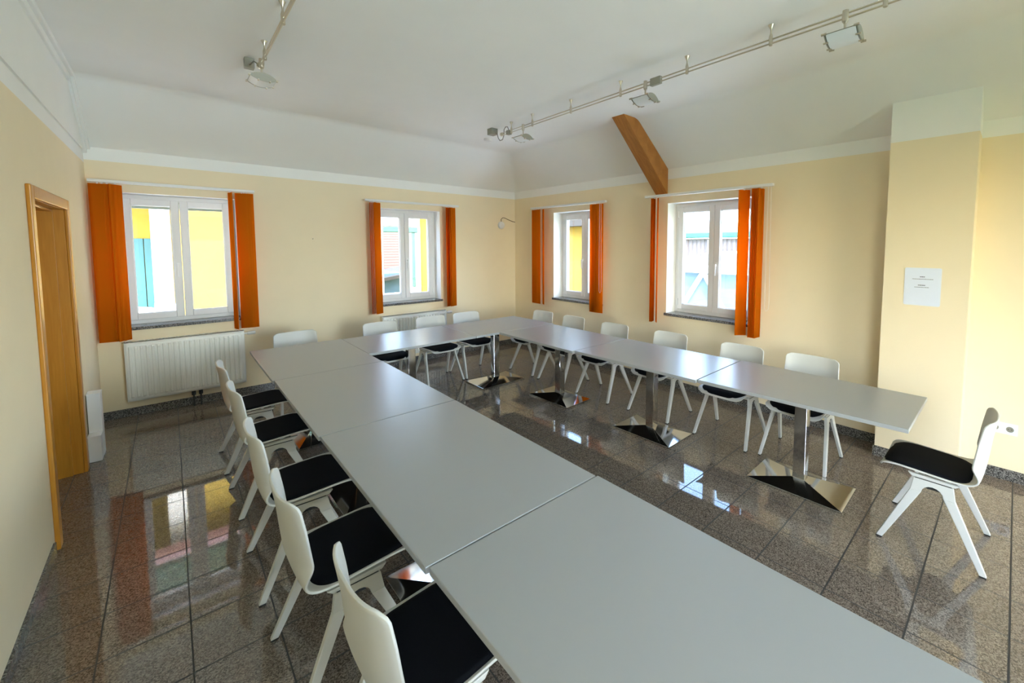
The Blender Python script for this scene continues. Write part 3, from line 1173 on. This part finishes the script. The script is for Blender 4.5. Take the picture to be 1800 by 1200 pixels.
def lamp_body(root, tilt):
    T_ = Matrix.Translation((0, 0, -0.086)) @ Matrix.Rotation(tilt, 4, 'Y')
    hl = 0.078
    hw_ = 0.080

    def arc(sag, z0, n=12):
        return [(-hw_ + 2 * hw_ * i / n, z0 + sag * (1 - (-1 + 2 * i / n) ** 2)) for i in range(n + 1)]
    top = arc(0.034, -0.040)
    bot = arc(-0.024, -0.043)
    # housing (upper shell)
    mb = MB()
    lo = [T_ @ Vector((x, -hl, z)) for x, z in top] + [T_ @ Vector((x, -hl, z)) for x, z in reversed([(p, -0.040) for p, _ in top])][1:-1]
    hi = [T_ @ Vector((x, hl, z)) for x, z in top] + [T_ @ Vector((x, hl, z)) for x, z in reversed([(p, -0.040) for p, _ in top])][1:-1]
    mb.prism(lo, hi)
    mb.build('lamp_housing', 'lamp_housing', root, smooth=True, angle=35)
    # curved frosted glass below
    mb = MB()
    flat = [(p, -0.0405) for p, _ in bot]
    loop = bot + list(reversed(flat))[1:-1]
    mb.prism([T_ @ Vector((x * 0.97, -hl + 0.004, z)) for x, z in loop], [T_ @ Vector((x * 0.97, hl - 0.004, z)) for x, z in loop])
    mb.build('lamp_glass', 'frosted_glass', root, smooth=True, angle=35)
    # lens-shaped end plates
    lens = top + list(reversed(bot))[1:-1]
    for s in (-1, 1):
        mb = MB()
        a, b = sorted((s * hl, s * (hl + 0.006)))
        mb.prism([T_ @ Vector((x * 1.03, a, z)) for x, z in lens], [T_ @ Vector((x * 1.03, b, z)) for x, z in lens])
        pl = mb.build('end_plate', 'lamp_housing', root)
        for xx, zz, rr in ((-hw_ * 1.03, -0.0415, 0.007), (hw_ * 1.03, -0.0415, 0.007), (-0.03, -0.064, 0.005), (0.04, -0.061, 0.005)):
            c_ = T_ @ Vector((xx, 0, zz))
            d_ = (T_ @ Vector((xx, 1, zz)) - c_)
            MB().tube([c_ + d_ * (a - 0.008), c_ + d_ * (b + 0.012)], rr, 10).build('screw_knob', 'nickel', pl, smooth=True)


def onR(y):
    t_ = (y - tR0[1]) / (tR1[1] - tR0[1])
    return (tR0[0] + t_ * (tR1[0] - tR0[0]), y, 3.115)


for (pos, rz, tilt, lab) in (
        (onR(-5.46), 0.0, 0.24, 'flood lamp on the right track nearest the camera, above the pillar'),
        (onR(-4.03), 0.0, 0.16, 'middle flood lamp on the right track, above the wooden beam'),
        (onR(-2.33), 0.0, 0.10, 'small-looking flood lamp at the far end of the right track'),
        ((1.125, -2.345, 3.115), 0.0, 0.06, 'single flood lamp at the end of the left track')):
    L_ = make_lamp(lab)
    L_.location = pos
    L_.rotation_euler = (0, 0, rz)
    lamp_body(L_, tilt)

# transformer box with its looping cable at the far end of the right track
tb = thing('transformer_box', 'small grey power box on the ceiling feeding the far end of the right track', 'power box', (3.565, -1.70, ZC))
MB().box((-0.045, -0.05, -0.075), (0.045, 0.05, 0.0)).build('box_body', 'lamp_housing', tb, bevel=0.004)
mb = MB()
mb.tube([(0.01, -0.05, -0.06), (0.012, -0.085, -0.075), (0.014, -0.105, -0.13), (0.015, -0.14, -0.165), (0.01, -0.20, -0.165), (0.0, -0.245, -0.12), (-0.005, -0.255, -0.06),
         (-0.005, -0.285, -0.035), (0.0, -0.32, -0.04), (0.002, -0.345, -0.09)], 0.005, 8)
mb.build('feed_cable', 'cable_grey', tb, smooth=True)
MB().box((-0.022, -0.375, -0.135), (0.022, -0.315, -0.085)).build('feed_clamp', 'lamp_housing', tb, bevel=0.004)
tb2 = thing('transformer_box', 'small brownish power box feeding the end of the left track, above its lamp', 'power box', (1.085, -2.07, ZC))
MB().box((-0.032, -0.03, -0.075), (0.032, 0.03, 0.0)).build('box_body', 'lamp_housing', tb2, bevel=0.004)
MB().tube([(0.0, -0.028, -0.055), (0.02, -0.09, -0.04), (0.035, -0.15, -0.075), (0.040, -0.200, -0.100)], 0.005, 8).build('feed_cable', 'cable_grey', tb2, smooth=True)

sd = thing('smoke_detector', 'flat round white detector on the ceiling near the room corner', 'detector', (3.80, -1.24, ZC))
MB().lathe([(0.055, 0.0), (0.055, -0.018), (0.046, -0.03), (0.02, -0.034)], (0, 0, 0), 'Z', 32).build('detector_body', 'white_plastic', sd, smooth=True)

# round wall device with brown wire next to the corner
wd = thing('wall_speaker', 'round white wall disc with a brown wire beside the room corner', 'wall device', (4.855, 0, 2.135))
MB().lathe([(0.066, 0.0), (0.066, -0.012), (0.058, -0.030), (0.040, -0.040), (0.012, -0.043)], (0, 0, 0), 'Y', 36).build('disc_body', 'white_plastic', wd, smooth=True)
MB().tube([(0.0, -0.012, 0.055), (-0.005, -0.012, 0.10), (0.03, -0.012, 0.132), (0.08, -0.010, 0.128), (0.16, -0.008, 0.10), (0.24, -0.006, 0.075), (0.30, -0.006, 0.065)], 0.0055, 8).build('wire', 'cable', wd, smooth=True)

# small nail in the wall between the two left windows
tag(MB().tube([(1.93, 0.0, 1.86), (1.93, -0.018, 1.862)], 0.004, 8).build('wall_nail', 'dark_steel'), 'small dark nail in the bare wall between the two windows left of the corner', 'nail')

# ------------------------------------------------------------------ notice, socket, white boxes
nr = thing('paper_notice', 'white printed paper sheet stuck on the pillar', 'notice', (CX, -5.715, 1.46))
mb = MB()
hw_, hh = 0.112, 0.149
pts = []
for (cx_, cz_, a0_) in ((hw_ - .012, hh - .012, 0), (-hw_ + .012, hh - .012, 90), (-hw_ + .012, -hh + .012, 180), (hw_ - .012, -hh + .012, 270)):
    for k in range(5):
        a_ = math.radians(a0_ + 22.5 * k)
        pts.append((cx_ + 0.012 * math.cos(a_), cz_ + 0.012 * math.sin(a_)))
mb.prism([(-0.0005, y, z) for y, z in pts], [(-0.0025, y, z) for y, z in pts])
mb.build('sheet', 'paper', nr)
mb = MB()
rnd = random.Random(3)


def textline(zc, half, h, cy_=0.0):
    y = -half
    while y < half:
        w = min(rnd.uniform(0.006, 0.014), half - y)
        mb.box((-0.0032, cy_ + y, zc - h / 2), (-0.0026, cy_ + y + w, zc + h / 2))
        y += w + 0.0016


textline(0.078, 0.015, 0.0050, 0.002)
textline(0.060, 0.064, 0.0030, 0.0)
textline(0.012, 0.022, 0.0050, 0.004)
textline(-0.004, 0.044, 0.0030, 0.004)
mb.build('printed_lines', 'ink', nr)

so = thing('wall_socket', 'white double wall socket plate behind the lone chair', 'socket', (W, -6.205, 0.398))
MB().box((-0.012, -0.08, -0.042), (0.0, 0.08, 0.042)).build('cover_plate', 'paper', so, bevel=0.003)
mb = MB()
for yy in (-0.04, 0.04):
    mb.lathe([(0.021, -0.0125), (0.021, -0.0135), (0.018, -0.0135)], (0, yy, 0), 'X', 24)
mb.build('socket_recess', 'cable_grey', so, smooth=True)
mb = MB()
for yy in (-0.04, 0.04):
    for dy in (-0.009, 0.009):
        mb.lathe([(0.003, -0.0134), (0.003, -0.0142)], (0, yy + dy, 0), 'X', 10)
mb.build('pin_hole', 'black_plastic', so)

bx1 = thing('white_box', 'short white box on the floor right of the door', 'box', (0.047, -1.083, 0), 0, 'white boxes by the door')
MB().box((-0.037, -0.055, 0), (0.037, 0.055, 0.205)).build('box_body', 'white_plastic', bx1, bevel=0.003)
MB().box((-0.039, -0.057, 0.203), (0.039, 0.057, 0.215)).build('lid', 'white_plastic', bx1, bevel=0.002)
bx2 = thing('white_box', 'tall narrow white box standing against the wall behind the short one', 'box', (0.047, -0.965, 0), 0, 'white boxes by the door')
MB().box((-0.040, -0.055, 0), (0.040, 0.055, 0.53)).build('box_body', 'white_plastic', bx2, bevel=0.003)
MB().box((-0.042, -0.057, 0.528), (0.042, 0.057, 0.542)).build('lid', 'white_plastic', bx2, bevel=0.002)

# ------------------------------------------------------------------ outside
GZ = -3.3
struct(MB().box((-60, -60, GZ - 0.2), (60, 60, GZ)).build('ground', 'lawn_green'))
struct(MB().box((-8, 2.9 - 1.9, GZ), (9, 2.9, GZ + 0.02)).build('pavement', 'asphalt'))

# yellow wing opposite the back wall
yb = thing('yellow_house', 'sunlit yellow house with white pilasters and teal shutters outside the windows left of the corner', 'building', (1.0, 3.0, GZ))


def yb_box(name, m, lo, hi, par=None, bevel=0.0):
    o_ = yb.location
    mb = MB()
    mb.box(tuple(a - b for a, b in zip(lo, o_)), tuple(a - b for a, b in zip(hi, o_)))
    return mb.build(name, m, par or yb, bevel=bevel)


yb_box('facade', 'yellow_render', (0.60, 3.06, GZ), (3.75, 3.5, 3.26))
yb_box('facade', 'yellow_render', (4.72, 3.06, GZ), (6.2, 3.5, 2.62))
yb_box('parapet', 'white_render', (3.75, 3.06, GZ), (4.72, 3.5, 0.70))
yb_box('lintel', 'white_render', (3.75, 3.06, 2.20), (4.72, 3.5, 2.62))
yb_box('pilaster', 'white_render', (0.37, 2.96, 0.84), (0.60, 3.5, 3.24))
yb_box('pilaster_plinth', 'grey_stone', (0.36, 2.95, GZ), (0.61, 3.5, 0.84))
yb_box('pilaster', 'white_render', (4.59, 2.98, GZ), (4.72, 3.5, 2.62))
yb_box('pilaster', 'white_render', (3.75, 2.98, GZ), (3.90, 3.5, 2.62))
yb_box('gutter', 'green_metal', (3.90, 2.95, 2.06), (4.66, 3.05, 2.18), bevel=0.02)
yb_box('downpipe', 'green_metal', (4.535, 2.97, 0.85), (4.60, 3.04, 2.06), bevel=0.01)
yb_box('recessed_wall', 'yellow_render', (-3.5, 4.6, GZ), (0.45, 4.8, 4.1))
sh_ = yb_box('shutter', 'teal_wood', (-0.20, 4.54, 0.55), (0.235, 4.60, 1.895), bevel=0.004)
sh_ = yb_box('shutter', 'teal_wood', (0.245, 4.54, 0.55), (0.45, 4.60, 1.895), bevel=0.004)
yb_box('balcony_slab', 'grey_stone', (-3.5, 2.96, 0.45), (0.37, 4.6, 0.55))
yb_box('soffit', 'grey_stone', (3.75, 2.75, 2.62), (6.6, 5.0, 2.75))
mb = MB()
o_ = yb.location
mb.prism([(x - o_.x, y - o_.y, z - o_.z) for x, y, z in ((-3.5, 2.62, 2.93), (3.75, 2.62, 2.93), (3.75, 6.0, 5.0), (-3.5, 6.0, 5.0))],
         [(x - o_.x, y - o_.y, z - o_.z) for x, y, z in ((-3.5, 2.62, 3.07), (3.75, 2.62, 3.07), (3.75, 6.0, 5.14), (-3.5, 6.0, 5.14))])
mb.build('tiled_roof', 'roof_tiles', yb)

sn = MB()
sn.lathe([(0.02, 0.20), (0.20, 0.17), (0.34, 0.08), (0.38, 0.0)], (0.0, 0.0, 0.0), 'Z', 24)
ev = thing('eave', 'grey green eave boards of the own roof above the windows left of the corner', 'eave', (0.5, T, 2.40))
MB().box((-3.0, 0.002, -0.16), (1.4, 0.55, 0.0)).build('soffit_board', 'green_metal', ev)
MB().box((-3.0, 0.55, -0.19), (1.4, 0.58, 0.05)).build('fascia', 'grey_stone', ev)
tag(MB().box((-3.0, 0.6, -0.2), (3.7, 2.94, 0.42)).build('bounce_slab_back', 'snow'), 'added unseen white slab reflecting light up into the windows left of the corner', 'light reflector')  # added out of view to bounce sunlight up onto the ceiling
tag(MB().box((5.7, -6.0, -0.9), (8.8, 0.9, -0.45)).build('bounce_slab_right', 'snow'), 'unseen snow-white slab added to reflect light through the windows right of the corner', 'roof')  # unseen reflector, added so sunlight bounces in from the right
snow1 = sn.build('snow_heap', 'snow', smooth=True)
snow1.location = (0.12, 3.75, 0.55)
tag(snow1, 'small white snow heap on the balcony before the teal shutters', 'snow')

# house with tiled roof further away, seen through the window next to the corner
rh = thing('tiled_roof_house', 'pale house with red tiled roof far beyond the window left of the corner', 'building', (9.5, 13.0, GZ))
MB().box((-4.0, -2.0, 0), (4.0, 3.5, 4.1)).build('house_wall', 'pale_blue_render', rh)
mb = MB()
mb.prism([(-5.5, -2.6, 4.1), (4.5, -2.6, 4.1), (4.5, 4.0, 4.1), (-5.5, 4.0, 4.1)], [(-3.6, 0.6, 7.0), (0.4, 0.6, 7.0), (0.4, 0.8, 7.0), (-3.6, 0.8, 7.0)])
mb.build('roof', 'roof_tiles', rh)
# low white roof in front of it
lr = thing('low_shed', 'low pale blue shed with slanting roof seen through the window left of the corner', 'building', (7.3, 8.0, GZ))
MB().box((-2.2, -0.8, 0), (2.2, 1.2, 4.2)).build('shed_wall', 'pale_blue_render', lr)
mb = MB()
mb.prism([(-2.4, -1.0, 3.9), (2.4, -1.0, 4.7), (2.4, 1.4, 4.7), (-2.4, 1.4, 3.9)], [(-2.4, -1.0, 4.0), (2.4, -1.0, 4.8), (2.4, 1.4, 4.8), (-2.4, 1.4, 4.0)])
mb.build('shed_roof', 'dark_wood', lr)

# yellow wall seen through the window right of the corner
yg = thing('yellow_gable', 'sunlit yellow gable with a white corner strip outside the window right of the corner', 'building', (8.0, 2.0, GZ))
MB().box((0, -1.0, 0), (0.4, 3.5, 5.9)).build('gable_wall', 'yellow_render', yg)
MB().box((-0.05, -1.18, 0), (0.4, -0.95, 5.56)).build('corner_strip', 'white_render', yg)
MB().box((-0.3, -1.6, 5.55), (0.5, 3.6, 6.0)).build('eaves', 'dark_wood', yg)

# neighbouring building seen through the window beside the beam
nb = thing('snowy_neighbour', 'neighbouring building with snowy roof, teal gutter and weathered board wall', 'building', (10.0, -1.2, GZ))
z_ = lambda z: z - GZ
MB().box((0.0, -3.0, 0), (0.3, 1.4, z_(1.95))).build('board_wall', 'weathered_boards', nb)
mb = MB()
y = -2.95
while y < 1.35:
    mb.box((-0.02, y, z_(1.2)), (0.0, y + 0.06, z_(1.94)))
    y += 0.11
mb.build('wall_boards', 'weathered_boards', nb)
MB().box((-0.16, -3.1, z_(1.97)), (0.0, 1.5, z_(2.10))).build('gutter', 'teal_metal', nb, bevel=0.03, seg=3)
mb = MB()
mb.prism([(-0.05, -3.0, z_(2.08)), (4.0, -3.0, z_(3.6)), (4.0, 1.4, z_(3.6)), (-0.05, 1.4, z_(2.08))],
         [(-0.05, -3.0, z_(2.25)), (4.0, -3.0, z_(3.8)), (4.0, 1.4, z_(3.8)), (-0.05, 1.4, z_(2.25))])
mb.build('snow_roof', 'snow', nb, bevel=0.04, seg=3)
MB().box((-0.05, -0.02, z_(1.2)), (0.0, 0.03, z_(1.92))).build('white_post', 'white_metal', nb)
mb = MB()
mb.prism([(-0.4, -3.0, z_(1.15)), (-0.4, 0.55, z_(1.15)), (-0.4, -0.1, z_(1.62)), (-0.4, -3.0, z_(1.68))],
         [(-0.05, -3.0, z_(1.15)), (-0.05, 0.55, z_(1.15)), (-0.05, -0.1, z_(1.66)), (-0.05, -3.0, z_(1.72))])
mb.build('snow_drift', 'grey_snow', nb, bevel=0.03)

br_ = thing('white_truss_bridge', 'white footbridge railing with diagonal braces outside the window beside the beam', 'railing', (9.0, -1.4, GZ))
MB().box((-0.06, -2.4, z_(1.20)), (0.06, 2.0, z_(1.36))).build('top_chord', 'white_metal', br_)
MB().box((-0.06, -2.4, z_(-0.35)), (0.06, 2.0, z_(-0.2))).build('bottom_chord', 'white_metal', br_)
for k, (ya, yb2) in enumerate(((-2.0, -1.1), (-0.2, -1.1), (-0.2, 0.7), (1.6, 0.7))):
    mb = MB()
    mb.tube([(0, ya, z_(1.22)), (0, yb2, z_(-0.22))], 0.055, 4)
    mb.build('diagonal_brace', 'white_metal', br_)
MB().box((0.05, -2.4, z_(-0.35)), (0.08, 2.0, z_(1.2))).build('infill_panel', 'pale_blue_render', br_)
MB().box((-0.05, -2.3, 0), (0.05, -2.1, z_(-0.3))).box((-0.05, 1.7, 0), (0.05, 1.9, z_(-0.3))).build('support_post', 'white_metal', br_)
